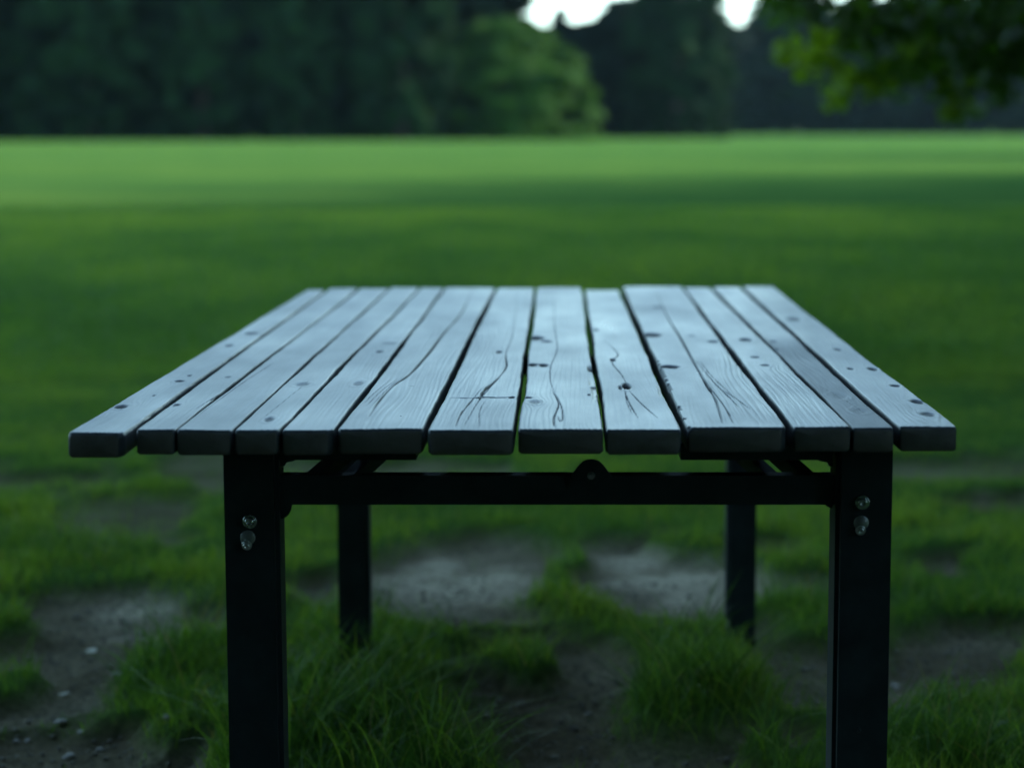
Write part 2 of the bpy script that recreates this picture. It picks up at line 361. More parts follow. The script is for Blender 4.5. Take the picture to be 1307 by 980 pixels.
    for s in reversed(sidez):
        rough = (fbm(yy * 30, yy * 0 + s * 77, 230 + i, 2) - .5) * .0012
        cols_x.append((xl + rough - .0006)[:, None]); cols_z.append(np.minimum(topL - .001, TZ + zoff - s)[:, None]); cd.append(np.full((nv, 1), .55)); cb.append(np.zeros((nv, 1))); cg.append(np.full((nv, 1), .3))
    X = np.hstack(cols_x); Z = np.hstack(cols_z); D = np.hstack(cd); B = np.hstack(cb); G = np.hstack(cg)
    Y = np.repeat(yy[:, None], X.shape[1], 1)
    # slightly skewed and rough saw cut at the ends
    sk = np.linspace(0, 1, X.shape[1])
    for row, sg in ((0, -1), (1, -1)):
        Y[row] += (fbm(X[row] * 60, Z[row] * 60, 300 + i, 3) - .5) * .002
    n = X.shape[1]
    V = np.stack([X.ravel(), Y.ravel(), Z.ravel()], 1)
    r_, c_ = np.meshgrid(np.arange(nv - 1), np.arange(n), indexing='ij')
    a = r_ * n + c_; b = r_ * n + (c_ + 1) % n
    quads = np.stack([a, b, b + n, a + n], 2).reshape(-1, 4)
    # end caps as fans round an inner ring
    VV = [V]; tris = []; off = len(V); extra = []
    caps_q = []
    for row, sg in ((0, -1), (nv - 1, 1)):
        base = row * n + np.arange(n)
        P = V[base]; c = np.array([P[:, 0].mean(), P[0, 1] + sg * .0018, TZ - TT / 2])
        cx, cz = (xl[row] + xr[row]) / 2, TZ - TT / 2
        inner = P.copy(); hx = (xr[row] - xl[row]) / 2
        inner[:, 0] = cx + (P[:, 0] - cx) * (1 - .0022 / hx); inner[:, 2] = cz + (P[:, 2] - cz) * (1 - .0018 / (TT / 2)); inner[:, 1] += sg * .0018
        VV.append(inner); ib = off + np.arange(n); off += n
        q = np.stack([base, ib, np.roll(ib, -1), np.roll(base, -1)], 1) if sg < 0 else np.stack([base, np.roll(base, -1), np.roll(ib, -1), ib], 1)
        caps_q.append(q)
        cc = np.array([[cx, inner[:, 1].mean(), cz]]); VV.append(cc); ci = off; off += 1
        t = np.stack([ib, np.full(n, ci), np.roll(ib, -1)], 1) if sg < 0 else np.stack([ib, np.roll(ib, -1), np.full(n, ci)], 1)
        tris.append(t)
    V = np.vstack(VV); quads = np.vstack([quads] + caps_q); tris = np.vstack(tris)
    pad = lambda A, v: np.concatenate([A.ravel(), np.full(len(V) - A.size, v)])
    return V, quads, tris, pad(D, .15), pad(B, .13), pad(G, 0), np.full(len(V), (i * 7 % 13) / 13)

table = tag(empty('outdoor_table', TABLE), 'weathered grey-blue slatted wooden table on black steel legs standing on worn grass', 'table')
Vs, Qs, Ts, Ds, Bs, Gs, Ps = [], [], [], [], [], [], []; off = 0
for i in range(13):
    V, q, t, d, b, g, p = board_arrays(i)
    Vs.append(V); Qs.append(q + off); Ts.append(t + off); Ds.append(d); Bs.append(b); Gs.append(g); Ps.append(p); off += len(V)
V = np.vstack(Vs) - np.array(TABLE)
me = fast_mesh('tabletop', V, np.vstack(Ts), np.vstack(Qs), dict(dirt_shade=np.concatenate(Ds), bare=np.concatenate(Bs), grain=np.concatenate(Gs), board=np.concatenate(Ps)), [M_WOOD], smooth=True)
link(bpy.data.objects.new('tabletop', me), table)

import bmesh
def bm_obj(name, bm, m, parent, origin=TABLE, bevel=0, smooth=False):
    me = bpy.data.meshes.new(name)
    if bevel:
        bmesh.ops.bevel(bm, geom=[e for e in bm.edges if e.calc_face_angle(0) > .6], offset=bevel, segments=2, affect='EDGES')
    bmesh.ops.translate(bm, verts=bm.verts, vec=[-c for c in origin])
    bmesh.ops.recalc_face_normals(bm, faces=bm.faces)
    bm.to_mesh(me); bm.free(); me.materials.append(m)
    if smooth:
        for p in me.polygons: p.use_smooth = True
    return link(bpy.data.objects.new(name, me), parent)
def box(bm, x0, x1, y0, y1, z0, z1):
    vs = [bm.verts.new(c) for c in ((x0, y0, z0), (x1, y0, z0), (x1, y1, z0), (x0, y1, z0), (x0, y0, z1), (x1, y0, z1), (x1, y1, z1), (x0, y1, z1))]
    for f in ((0, 3, 2, 1), (4, 5, 6, 7), (0, 1, 5, 4), (1, 2, 6, 5), (2, 3, 7, 6), (3, 0, 4, 7)): bm.faces.new([vs[k] for k in f])
def bar(bm, a, b, w, h, up=(0, 0, 1)):
    from mathutils import Vector
    a, b, up = Vector(a), Vector(b), Vector(up); d = (b - a).normalized(); s = d.cross(up).normalized(); u = s.cross(d)
    vs = [bm.verts.new(p + s * sx * w / 2 + u * sz * h / 2) for p in (a, b) for sx, sz in ((-1, -1), (1, -1), (1, 1), (-1, 1))]
    for f in ((0, 1, 2, 3), (7, 6, 5, 4), (0, 4, 5, 1), (1, 5, 6, 2), (2, 6, 7, 3), (3, 7, 4, 0)): bm.faces.new([vs[k] for k in f])
def prism_xz(bm, pts, y0, y1):
    a = [bm.verts.new((x, y0, z)) for x, z in pts]; b = [bm.verts.new((x, y1, z)) for x, z in pts]
    bm.faces.new(a); bm.faces.new(b[::-1])
    for k in range(len(pts)):
        j = (k + 1) % len(pts); bm.faces.new((a[k], b[k], b[j], a[j]))

YF = 2.715                                   # front face of the front legs
UZ = TZ - TT - .002
def X(px, y): return on_y(px, 620, y)[0]
def Zp(py, y): return on_y(724, py, y)[1]
lx0, lx1 = X(285.5, YF), X(349, YF)
rx0, rx1 = X(1074, YF), X(1139, YF)
YRL, YRR = 4.12, 4.42
legs = []
PLATE = UZ - Zp(587, YF + .012)
for (x0, x1, y0, dep) in ((lx0, lx1, YF, .062), (rx0, rx1, YF, .075), (X(430, YRL), X(466, YRL), YRL, .06), (X(932, YRR), X(966, YRR), YRR, .06)):
    bm = bmesh.new(); box(bm, x0, x1, y0, y0 + dep, -.04, UZ)
    # welded foot and the seam line of the section running down the inner face
    legs.append(bm_obj('leg', bm, M_STEEL, table, bevel=.003))
    bm = bmesh.new(); s = 1 if x0 < 0 else -1; xi = x1 if x0 < 0 else x0
    box(bm, min(xi, xi + s * .006), max(xi, xi + s * .006), y0 + .012, y0 + dep - .004, .02, UZ - .004)
    o = bm_obj('inner_flange', bm, M_STEEL, legs[-1], bevel=.0015)
# cross rails
YR = YF + .018
zt, zb = Zp(607, YR), Zp(644, YR)
def rail(y, xa, xb):
    bm = bmesh.new(); box(bm, xa, xb, y, y + .03, zb, zt); return bm_obj('cross_rail', bm, M_STEEL, table, bevel=.002)
fr_ = rail(YR, lx1 + .0065, rx0 - .0065)
rail(4.20, X(466, YRL) + .0065, X(932, YRR) - .02)
# half-round pivot plate on the front rail, with its bolt
cx = X(754.5, YR - .004); pts = []
top = Zp(585.5, YR); bz = zt - .014; hw = X(779.5, YR) - cx
prof = [(-1.02, 0), (-.92, .18), (-.78, .42), (-.62, .66), (-.42, .88), (-.2, .98), (0, 1), (.2, .98), (.42, .88), (.62, .66), (.78, .42), (.92, .18), (1.02, 0)]
pts = [(cx + a * hw, zt + b * (top - zt)) for a, b in prof] + [(cx + hw * 1.02, bz), (cx - hw * 1.02, bz)]
bm = bmesh.new(); prism_xz(bm, pts, YR - .005, YR - .0005)
plate = bm_obj('pivot_plate', bm, M_STEEL, table, bevel=.0008)
def bolt(x, z, y, r, parent, tilt=0, m=M_BOLT, hexa=False):
    """dome headed bolt on a washer, axis along -Y"""
    from mathutils import Matrix
    bm = bmesh.new(); seg = 28
    prof = [(0, -.34), (.26, -.34), (.31, -.66), (.44, -.70), (.58, -.62), (.66, -.46), (.68, -.2), (.72, -.17), (.86, -.24), (.97, -.18), (1.0, -.05), (1.0, .0)]
    rings = []
    for rr, yy_ in prof[1:]:
        rings.append([bm.verts.new((x + rr * r * math.cos(2 * math.pi * k / seg), y + yy_ * r, z + rr * r * math.sin(2 * math.pi * k / seg))) for k in range(seg)])
    c = bm.verts.new((x, y + prof[0][1] * r, z))
    for k in range(seg): bm.faces.new((c, rings[0][k], rings[0][(k + 1) % seg]))
    for a, b in zip(rings, rings[1:]):
        for k in range(seg): bm.faces.new((a[k], b[k], b[(k + 1) % seg], a[(k + 1) % seg]))
    bm.faces.new(rings[-1])
    if tilt: bmesh.ops.rotate(bm, verts=bm.verts, cent=(x, y, z), matrix=Matrix.Rotation(tilt, 3, 'X'))
    return bm_obj('bolt', bm, m, parent, smooth=True)
def washer(x, z, y, r, parent):
    bm = bmesh.new(); seg = 28
    for (ra, ya, rb, yb) in ((0, -.0022, .9, -.0022), (.9, -.0022, 1, -.0012), (1, -.0012, 1, .0)):
        A = [bm.verts.new((x + ra * r * math.cos(6.2832 * k / seg), y + ya, z + ra * r * math.sin(6.2832 * k / seg))) for k in range(seg)]
        B = [bm.verts.new((x + rb * r * math.cos(6.2832 * k / seg), y + yb, z + rb * r * math.sin(6.2832 * k / seg))) for k in range(seg)]
        for k in range(seg): bm.faces.new((A[k], A[(k + 1) % seg], B[(k + 1) % seg], B[k]))
    bmesh.ops.remove_doubles(bm, verts=bm.verts, dist=1e-5)
    return bm_obj('washer', bm, M_WASHER, parent, smooth=True)
bolt(X(754.5, YR), Zp(606, YR), YR - .005, .0055, plate, m=M_WASHER)
for px, py, r, py2, dx, leg in ((318, 665, .0098, 690, -3, legs[0]), (1101, 641, .0098, 671, -1, legs[1])):
    bolt(X(px, YF), Zp(py, YF), YF - .001, r, leg)
    washer(X(px + dx, YF), Zp(py2 - 4, YF), YF, r * 1.05, leg)
    bolt(X(px + dx - 1, YF), Zp(py2 + 5, YF), YF - .0035, r * .72, leg, tilt=.25)
bolt(X(1101, YF), Zp(931, YF), YF - .0002, .0045, legs[1], m=M_STEEL)
# support plates under the boards either side
for xa, xb, y in ((X(355, YF + .02), X(532, YF + .02), YF + .012), (X(868, YF + .02), X(1062, YF + .02), YF + .012), (X(470, 4.2), X(560, 4.2), 4.2), (X(850, 4.2), X(932, 4.2), 4.2)):
    bm = bmesh.new(); box(bm, xa, xb, y, y + .05, UZ - PLATE, UZ); bm_obj('support_plate', bm, M_STEEL, table, bevel=.002)
# gussets in the corners under and over the rail
for px, s in ((358, 1), (1063, -1)):
    y = YR + .004; x = X(px, y)
    r = X(372, y) - X(358, y) if s > 0 else X(1063, y) - X(1054, y)
    z = zb; h = r * (1.35 if s > 0 else .55)
    pts = [(x, z + .002), (x + s * r, z + .002)] + [(x + s * r * math.cos(a) , z - h * math.sin(a)) for a in (.15, .4, .7, 1.0, 1.25, 1.45)] + [(x, z - h)]
    bm = bmesh.new(); prism_xz(bm, pts if s < 0 else pts[::-1], y, y + .006); bm_obj('gusset', bm, M_STEEL, table)
    pts = [(x, UZ - PLATE + .001), (x + s * .021, UZ - PLATE + .001), (x + s * .019, UZ - PLATE - .003), (x + s * .008, UZ - PLATE - .005), (x + s * .006, UZ - PLATE - .010), (x, UZ - PLATE - .011)]
    bm = bmesh.new(); prism_xz(bm, pts if s < 0 else pts[::-1], y, y + .006); bm_obj('gusset', bm, M_STEEL, table)
# diagonal braces of angle steel running up and inwards from the rail to the centre bearer
for s, pxa, pxb in ((1, 386, 475), (-1, 1044, 955)):
    for k, (dx, w) in enumerate(((0, .020), (.050, .018))):
        a = (X(pxa, YR + .04) + s * dx, YR + .04, zt - .018); b = (a[0] + s * .075, YR + .25, UZ - .012)
        bm = bmesh.new(); bar(bm, a, b, w, .004, up=(0, 0, 1)); bar(bm, (a[0] + s * w / 2, a[1], a[2] - .008), (b[0] + s * w / 2, b[1], b[2] - .008), .003, .02)
        bm_obj('brace', bm, M_STEEL, table)
    bm = bmesh.new(); xb = X(pxb, YR + .1); box(bm, xb - .02, xb + .02, YF + .07, 4.2, UZ - .022, UZ); bm_obj('bearer', bm, M_STEEL, table, bevel=.002)

# ------------------------------------------------------------------ ground
def ell(cx, cy, rx, ry):
    c = on_z(cx, cy, 0); l = on_z(cx - rx, cy, 0); t = on_z(cx, cy - ry, 0); b = on_z(cx, cy + ry, 0)
    return c[0], (t[1] + b[1]) / 2, abs(c[0] - l[0]), abs(t[1] - b[1]) / 2
DIRT = [ell(*e) for e in ((95, 820, 190, 95), (100, 950, 230, 60), (600, 724, 150, 62), (690, 880, 130, 110), (850, 720, 128, 58), (1230, 815, 120, 55), (1285, 635, 60, 16), (890, 940, 200, 50),
        (415, 740, 55, 22), (1195, 700, 60, 14), (1000, 690, 60, 12), (1150, 860, 70, 40), (1060, 800, 60, 22))]
DIRT += [(-.3, 2.2, 1.6, 1.2)]
TURF = [(ell(*e), h) for e, h in (((20, 785, 48, 20), .07), ((15, 850, 50, 22), .07), ((235, 825, 75, 55), .10), ((255, 890, 45, 35), .10), ((80, 700, 150, 26), .075), ((520, 810, 85, 28), .09),
        ((475, 900, 130, 85), .13), ((725, 752, 60, 12), .06), ((742, 715, 26, 22), .07), ((890, 872, 145, 52), .155), ((1225, 960, 130, 42), .11), ((1015, 960, 50, 45), .10), ((1040, 770, 60, 35), .07),
        ((1290, 900, 36, 22), .08), ((325, 930, 60, 70), .12), ((420, 800, 60, 30), .09), ((640, 815, 40, 18), .06), ((560, 970, 120, 50), .12), ((1215, 760, 100, 14), .07), ((880, 690, 60, 14), .05))]
def mask(x, y):
    wx = x + (fbm(x * 2.2, y * 2.2, 501, 4) - .5) * .32; wy = y + (fbm(x * 2.2, y * 1.6, 511, 4) - .5) * .40 + (fbm(x * 11, y * 9, 517, 3) - .5) * .22
    d = np.zeros_like(x)
    for cx, cy, rx, ry in DIRT:
        r = np.hypot((wx - cx) / rx, (wy - cy) / ry); d = np.maximum(d, 1 - sstep(.75, 1.1, r))
    g = np.zeros_like(x); hgt = np.zeros_like(x)
    for (cx, cy, rx, ry), h in TURF:
        r = np.hypot((wx - cx) / rx, (wy - cy) / ry); k = 1 - sstep(.35, 1.3, r); g = np.maximum(g, np.clip(k * 1.3, 0, 1)); hgt = np.maximum(hgt, h * k)
    bald = sstep(.62, .72, fbm(x * 1.6, y * 1.2, 531, 4)) * (1 - sstep(6.4, 8.5, y)) * .8
    m = np.clip(np.maximum(1 - np.maximum(d, bald), g), 0, 1)
    return m, hgt
def axis(lo, hi, step, far):
    a = list(np.arange(lo, hi + 1e-6, step)); s = step
    while a[-1] < far: s *= 1.12; a.append(a[-1] + s)
    s = step
    while a[0] > -far: s *= 1.12; a.insert(0, a[0] - s)
    return np.array(a)
gx_ = axis(-2.6, 2.6, .022, 880); gy_ = axis(2.6, 8.6, .022, 900)
def ground_z(x, y, m=None):
    if m is None: m, _ = mask(x, y)
    near = 1 - sstep(9, 16, np.hypot(x, y))
    z = (fbm(x * .5, y * .5, 601, 4) - .5) * .10 * near
    z = z + (m - 1) * .05 * near + (fbm(x * 7, y * 7, 611, 3) - .5) * .03 * near * (1 - .5 * m)
    z = z + (fbm(x * 30, y * 30, 621, 2) - .5) * .008 * near * (1 - m)
    return z
GX, GY = np.meshgrid(gx_, gy_)
gm, _ = mask(GX, GY); gz = ground_z(GX, GY, gm)
lit_soil = np.zeros_like(GX)  # open-sky light behind the table put into the soil as paler patches
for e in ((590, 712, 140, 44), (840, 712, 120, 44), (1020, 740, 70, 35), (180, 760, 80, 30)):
    ex_, ey_, erx, ery = ell(*e); lit_soil = np.maximum(lit_soil, 1 - sstep(.3, 1.3, np.hypot((GX - ex_) / erx, (GY - ey_) / ery)))
lit_soil = lit_soil * (.25 + .75 * sstep(.3, .6, fbm(GX * 6, GY * 6, 641, 3))) * .8
n = len(gx_); r_, c_ = np.meshgrid(np.arange(len(gy_) - 1), np.arange(n - 1), indexing='ij'); a = r_ * n + c_
Q = np.stack([a, a + 1, a + n + 1, a + n], 2).reshape(-1, 4)
me = fast_mesh('ground', np.stack([GX.ravel(), GY.ravel(), gz.ravel()], 1), None, Q, dict(grass=gm.ravel(), lit_soil=lit_soil.ravel()), [M_GROUND], smooth=True)
tag(link(bpy.data.objects.new('ground', me)), kind='structure')

# ------------------------------------------------------------------ grass
def blades(x, y, h, w, lean, tint, levels=3, seed=0, curl=1.0):
    n = len(x); r = np.random.default_rng(seed)
    z = ground_z(x, y) - .006
    fa = r.uniform(0, 2 * math.pi, n); ld = r.uniform(0, 2 * math.pi, n)
    dx, dy = np.cos(fa) * w / 2, np.sin(fa) * w / 2; lx, ly = np.cos(ld) * lean * h, np.sin(ld) * lean * h
    V = []; T = []
    for k in range(levels):
        t = k / levels; off = t ** (1 + curl); ww = (1 - t * .55)
        zz = z + h * (t - .28 * lean * t * t)
        for s in (-1, 1):
            V.append(np.stack([x + lx * off + s * dx * ww, y + ly * off + s * dy * ww, zz], 1)); T.append(tint)
    V.append(np.stack([x + lx, y + ly, z + h * (1 - .28 * lean)], 1)); T.append(tint)
    nvb = 2 * levels + 1
    V = np.stack(V, 1).reshape(-1, 3); T = np.stack(T, 1).ravel()
    b = np.arange(n) * nvb
    q = [np.stack([b + 2 * k, b + 2 * k + 1, b + 2 * k + 3, b + 2 * k + 2], 1) for k in range(levels - 1)]
    t = np.stack([b + 2 * levels - 2, b + 2 * levels - 1, b + 2 * levels], 1)
    return V, (np.vstack(q) if q else None), t, T
def join(parts):
    V = []; Q_ = []; T_ = []; A = []; off = 0
    for v, q, t, a in parts:
        V.append(v); A.append(a)
        if q is not None: Q_.append(q + off)
        T_.append(t + off); off += len(v)
    return np.vstack(V), (np.vstack(Q_) if Q_ else None), np.vstack(T_), np.concatenate(A)
parts = []
# close turf, worn patches left bare
nb = 620000
y = 1.2 + rng.random(nb) ** .8 * 8.8; x = (rng.random(nb) - .5) * (2.6 + y * .72)
m, hg = mask(x, y); clump = fbm(x * 5, y * 5, 701, 3)
keep = (m * (.25 + 1.0 * clump) > rng.random(nb) * 1.1) | (rng.random(nb) < .006)
x, y, m, hg, clump = x[keep], y[keep], m[keep], hg[keep], clump[keep]
base = .050 - .022 * sstep(5.5, 8, y)
h = np.maximum(base * (.5 + clump), hg * (.40 + .55 * clump)) * rng.uniform(.45, 1.25, len(x)) * (.35 + .65 * m)
tint = np.clip(fbm(x * 3, y * 3, 711, 3) * .9 - .42 * sstep(.075, .12, hg) + .15 * sstep(4.6, 6, y) + rng.normal(0, .16, len(x)), 0, .85); dead = rng.random(len(x)) < .015; tint[dead] = 1  # table shade put into the tall tufts' tint; turf farther back tinted brighter
w = np.clip(h * .045, .0022, .0048) * rng.uniform(.8, 1.3, len(x))
parts.append(blades(x, y, h, w, rng.uniform(.1, .95, len(x)), tint, 3, 1))
# long thin blades standing out of the tufts
nb = 60000
y = 2.2 + rng.random(nb) * 4.4; x = (rng.random(nb) - .5) * (2.4 + y * .6)
m, hg = mask(x, y); keep = (hg > .05) & (rng.random(nb) < .55 * m); x, y, hg = x[keep], y[keep], hg[keep]
h = hg * rng.uniform(.9, 1.9, len(x)); tint = np.clip(.32 + rng.normal(0, .25, len(x)), 0, .9); tint[rng.random(len(x)) < .04] = 1
parts.append(blades(x, y, h, np.full(len(x), .0030), rng.uniform(.3, 1.3, len(x)), tint, 5, 7, .7))
# dead straws lying on the soil
nb = 5000
y = 2.4 + rng.random(nb) * 4.6; x = (rng.random(nb) - .5) * (2.6 + y * .6); m, hg = mask(x, y); keep = (m < .6) & (fbm(x * 3, y * 3, 741, 2) > .42); x, y = x[keep], y[keep]
tint = np.where(rng.random(len(x)) < .7, 1.0, .5); parts.append(blades(x, y, rng.uniform(.015, .05, len(x)), np.full(len(x), .0024), rng.uniform(1.3, 3.0, len(x)), tint, 3, 8, .3))
# mown lawn further out
nb = 300000
y = 9.0 + rng.random(nb) ** 1.5 * 20; x = (rng.random(nb) - .5) * (5 + y * .85)
h = rng.uniform(.018, .036, nb) * (1 + y * .012); tint = np.clip(fbm(x * .9, y * .5, 721, 4) * 1.1 - .05 + rng.normal(0, .12, nb), 0, .85)
parts.append(blades(x, y, h, .006 + y * .0009, rng.uniform(.2, 1.0, nb), tint, 1, 2))
V, q, t, A = join(parts)
me = fast_mesh('grass', V, t, q, dict(tint=A), [M_GRASS], smooth=False)
tag(link(bpy.data.objects.new('grass', me)), 'short green grass with longer tufts around bare soil patches', 'grass', kind='stuff')

# ------------------------------------------------------------------ litter on the soil
def stone_mesh(name, seed, flat, m):
    bm = bmesh.new(); bmesh.ops.create_icosphere(bm, subdivisions=3, radius=1); r = random.Random(seed)
    from mathutils import Vector, noise
    o = Vector((seed * 3.1, seed, 0))
    for v in bm.verts:
        v.co *= 1 + .35 * noise.noise(v.co * .9 + o) + .12 * noise.noise(v.co * 3 + o)
        v.co.z *= flat
    me = bpy.data.meshes.new(name); bm.to_mesh(me); bm.free(); me.materials.append(m)
    for p in me.polygons: p.use_smooth = True
    return me
M_STONE = metal_material('pale_stone', (.30, .29, .26), .8)
M_CHIP = metal_material('pale_dry_leaf', (.52, .50, .40), .7)
def place(name, me, px, py, r, label, cat, group=None, rz=0):
    gx0, gy0 = on_z(px, py, -.03); z = float(ground_z(np.array([gx0]), np.array([gy0]))[0])
    o = bpy.data.objects.new(name, me); o.location = (gx0, gy0, z + r * .15); o.scale = (r, r * .8, r); o.rotation_euler = (random.uniform(-.2, .2), random.uniform(-.2, .2), rz)
    link(o); return tag(o, label, cat, group)
place('wood_chip', stone_mesh('wood_chip', 3, .16, M_CHIP), 76, 866, .019, 'pale elongated chip lying on the dark soil at left', 'wood chip', rz=.3).scale = (.021, .011, .015)
place('fallen_leaf', stone_mesh('fallen_leaf', 5, .14, M_CHIP), 116, 818, .014, 'small pale round leaf on the bare soil path farther left', 'leaf', rz=1)
st = [stone_mesh('pebble', s, .5, M_STONE) for s in (11, 12, 13)]
for k, (px, py, r, lab) in enumerate(((78, 914, .012, 'grey pebble on dark soil below the pale chip'), (20, 922, .008, 'small pebble near the left edge of the soil'), (35, 922, .008, 'small pale pebble just right of the one at the left edge'),
        (104, 923, .008, 'tiny pebble right of the grey pebble on dark soil'), (88, 947, .012, 'flat pebble low on the dark soil near bottom left'), (127, 935, .009, 'thin pale pebble between the grass and the flat pebble'),
        (215, 926, .011, 'pebble beside the grass near the left front leg'), (166, 978, .008, 'pebble at the bottom edge of the soil'), (1143, 855, .011, 'pale pebble beside the right front leg'), (150, 857, .012, 'dull pebble right of the pale chip'))):
    place('pebble', st[k % 3], px, py, r, lab, 'pebble', 'pebbles on the bare soil', rz=k)
# crumbly grit
ng = 26000
gxr = rng.uniform(-2.2, 2.2, ng * 3); gyr = rng.uniform(2.2, 5.2, ng * 3); m, _ = mask(gxr, gyr); k = np.where(m < .35)[0][:ng]
gxr, gyr = gxr[k], gyr[k]; gz_ = ground_z(gxr, gyr); s = rng.exponential(.0013, len(k)) + .0011
oct_ = np.array([(1, 0, 0), (0, 1, 0), (-1, 0, 0), (0, -1, 0), (0, 0, .8), (0, 0, -.8)], float)
rotz = rng.uniform(0, 6.28, len(k)); c, s_ = np.cos(rotz)[:, None], np.sin(rotz)[:, None]
P = oct_[None] * (1 + rng.uniform(-.35, .35, (len(k), 6, 3))) * s[:, None, None]
P = np.stack([P[..., 0] * c - P[..., 1] * s_, P[..., 0] * s_ + P[..., 1] * c, P[..., 2]], 2) + np.stack([gxr, gyr, gz_ + s * .3], 1)[:, None]
f = np.array([(0, 1, 4), (1, 2, 4), (2, 3, 4), (3, 0, 4), (1, 0, 5), (2, 1, 5), (3, 2, 5), (0, 3, 5)])
T = (np.arange(len(k)) * 6)[:, None, None] + f[None]
M_GRIT = metal_material('soil_grit', (.20, .19, .15), .85)
me = fast_mesh('grit', P.reshape(-1, 3), T.reshape(-1, 3), None, None, [M_GRIT])
tag(link(bpy.data.objects.new('grit', me)), 'fine dark grit and soil crumbs on the bare patches', 'grit', kind='stuff')

# ------------------------------------------------------------------ trees
def tube_path(pts, radii, seg=9):
    from mathutils import Vector
    V = []; F_ = []
    for i, p in enumerate(pts):
        p = Vector(p); d = (Vector(pts[min(i + 1, len(pts) - 1)]) - Vector(pts[max(i - 1, 0)])).normalized()
        a = d.cross(Vector((.3, 1, .1))).normalized(); b = d.cross(a)
        for k in range(seg): V.append(p + (a * math.cos(6.2832 * k / seg) + b * math.sin(6.2832 * k / seg)) * radii[i])
    for i in range(len(pts) - 1):
        for k in range(seg): F_.append((i * seg + k, i * seg + (k + 1) % seg, (i + 1) * seg + (k + 1) % seg, (i + 1) * seg + k))
    return np.array([tuple(v) for v in V]), np.array(F_)
def trunk_mesh(h, r, spread, seed, limbs=9, low=.2):
    rd = random.Random(seed); Vs = []; Fs = []; off = 0
    def add(p, q, flat=9):
        nonlocal off
        v, f = tube_path(p, q, flat); Vs.append(v); Fs.append(f + off); off += len(v)
    main = [(rd.uniform(-.04, .04) * h * t, rd.uniform(-.04, .04) * h * t, h * t - .2) for t in (0, .03, .15, .3, .5, .7, .9)]
    add(main, [r * 1.5, r * 1.1, r * .9, r * .75, r * .5, r * .3, r * .1])
    tips = []
    for k in range(limbs):
        t = low + (1 - low) * .85 * k / limbs; a = k * 2.4 + rd.uniform(-.4, .4); z0 = h * t; L = spread * (1 - .55 * t) * rd.uniform(.7, 1.0)
        p = [(0, 0, z0)]; 
        for j in range(1, 6):
            u = j / 5; p.append((math.cos(a + rd.uniform(-.1, .1)) * L * u, math.sin(a + rd.uniform(-.1, .1)) * L * u, z0 + L * .45 * u - L * .35 * u * u))
        add(p, [r * .42 * (1 - .85 * j / 5) * (1 - .4 * t) for j in range(6)], 6); tips.append(p)
    V = np.vstack(Vs); me = fast_mesh('trunk', V, None, np.vstack(Fs), None, [M_BARK], smooth=True)
    return me, tips
def leaf_quads(P, Nrm, size, r, asp=1.0, tint=None):
    n = len(P); nn = Nrm + r.normal(0, .75, (n, 3)); nn /= np.linalg.norm(nn, axis=1)[:, None] + 1e-9
    t = np.cross(nn, r.normal(0, 1, (n, 3))); t /= np.linalg.norm(t, axis=1)[:, None] + 1e-9; b = np.cross(nn, t)
    s = (size * r.uniform(.6, 1.35, n))[:, None]
    V = np.stack([P - t * s * .9, P - b * s * .55 * asp + t * s * .1, P + t * s * 1.1, P + b * s * .55 * asp + t * s * .1], 1).reshape(-1, 3)
    Q = np.arange(n * 4).reshape(-1, 4); tt = np.repeat(r.random(n) if tint is None else tint, 4)
    return V, Q, tt
def crown_mesh(h, rad, z0, n, seed, kind, size, material):
    """clumps of leaf faces filling a lobed crown; kind: 'broad', 'cone', 'dome'"""
    r = np.random.default_rng(seed); nc = 150 if kind != 'dome' else 420
    t = r.random(nc) ** .9
    if kind == 'cone': prof = (1 - t) ** .75 * (.85 + .15 * np.cos(t * 40)) + .04
    elif kind == 'dome': prof = np.clip(1 - t ** (1.8 if h < 16 else 2.6), 0, 1) ** .55 * .92 + .05
    else: prof = np.sqrt(np.clip(1 - (np.abs(t - .38) / .64) ** 2.4, 0, 1)) * (1.0) + .05
    a = r.uniform(0, 6.2832, nc); rr = np.sqrt(r.uniform(.25, 1, nc)) * prof * rad * (1 + .20 * np.sin(a * 3 + seed) * (kind != 'dome'))
    C = np.stack([np.cos(a) * rr, np.sin(a) * rr, z0 + t * (h - z0)], 1)
    cs = rad * r.uniform(.14, .30, nc) * (.62 if kind == 'dome' else 1) * (.6 if kind == 'cone' else 1)
    ctint = r.random(nc)
    k = r.integers(0, nc, n); d = r.normal(0, 1, (n, 3)); d /= np.linalg.norm(d, axis=1)[:, None]
    P = C[k] + d * (cs[k] * r.random(n) ** .35)[:, None] * np.array([1, 1, .75])
    out = P - np.array([0, 0, z0 + (h - z0) * .4]); out /= np.linalg.norm(out, axis=1)[:, None]
    P[:, 2] = np.maximum(P[:, 2], .05)
    V, Q_, tt = leaf_quads(P, out * .7 + d * .5 + np.array([0, 0, .3]), size, r, tint=np.clip(ctint[k] * .6 + r.random(n) * .4, 0, 1))
    return fast_mesh('crown', V, None, Q_, dict(tint=tt), [material])
def tree_proto(h, rad, z0, n, seed, kind, size, material):
    c = crown_mesh(h, rad, z0, n, seed, kind, size, material); t, _ = trunk_mesh(h * .80, h * .022, rad * .8, seed)
    return t, c
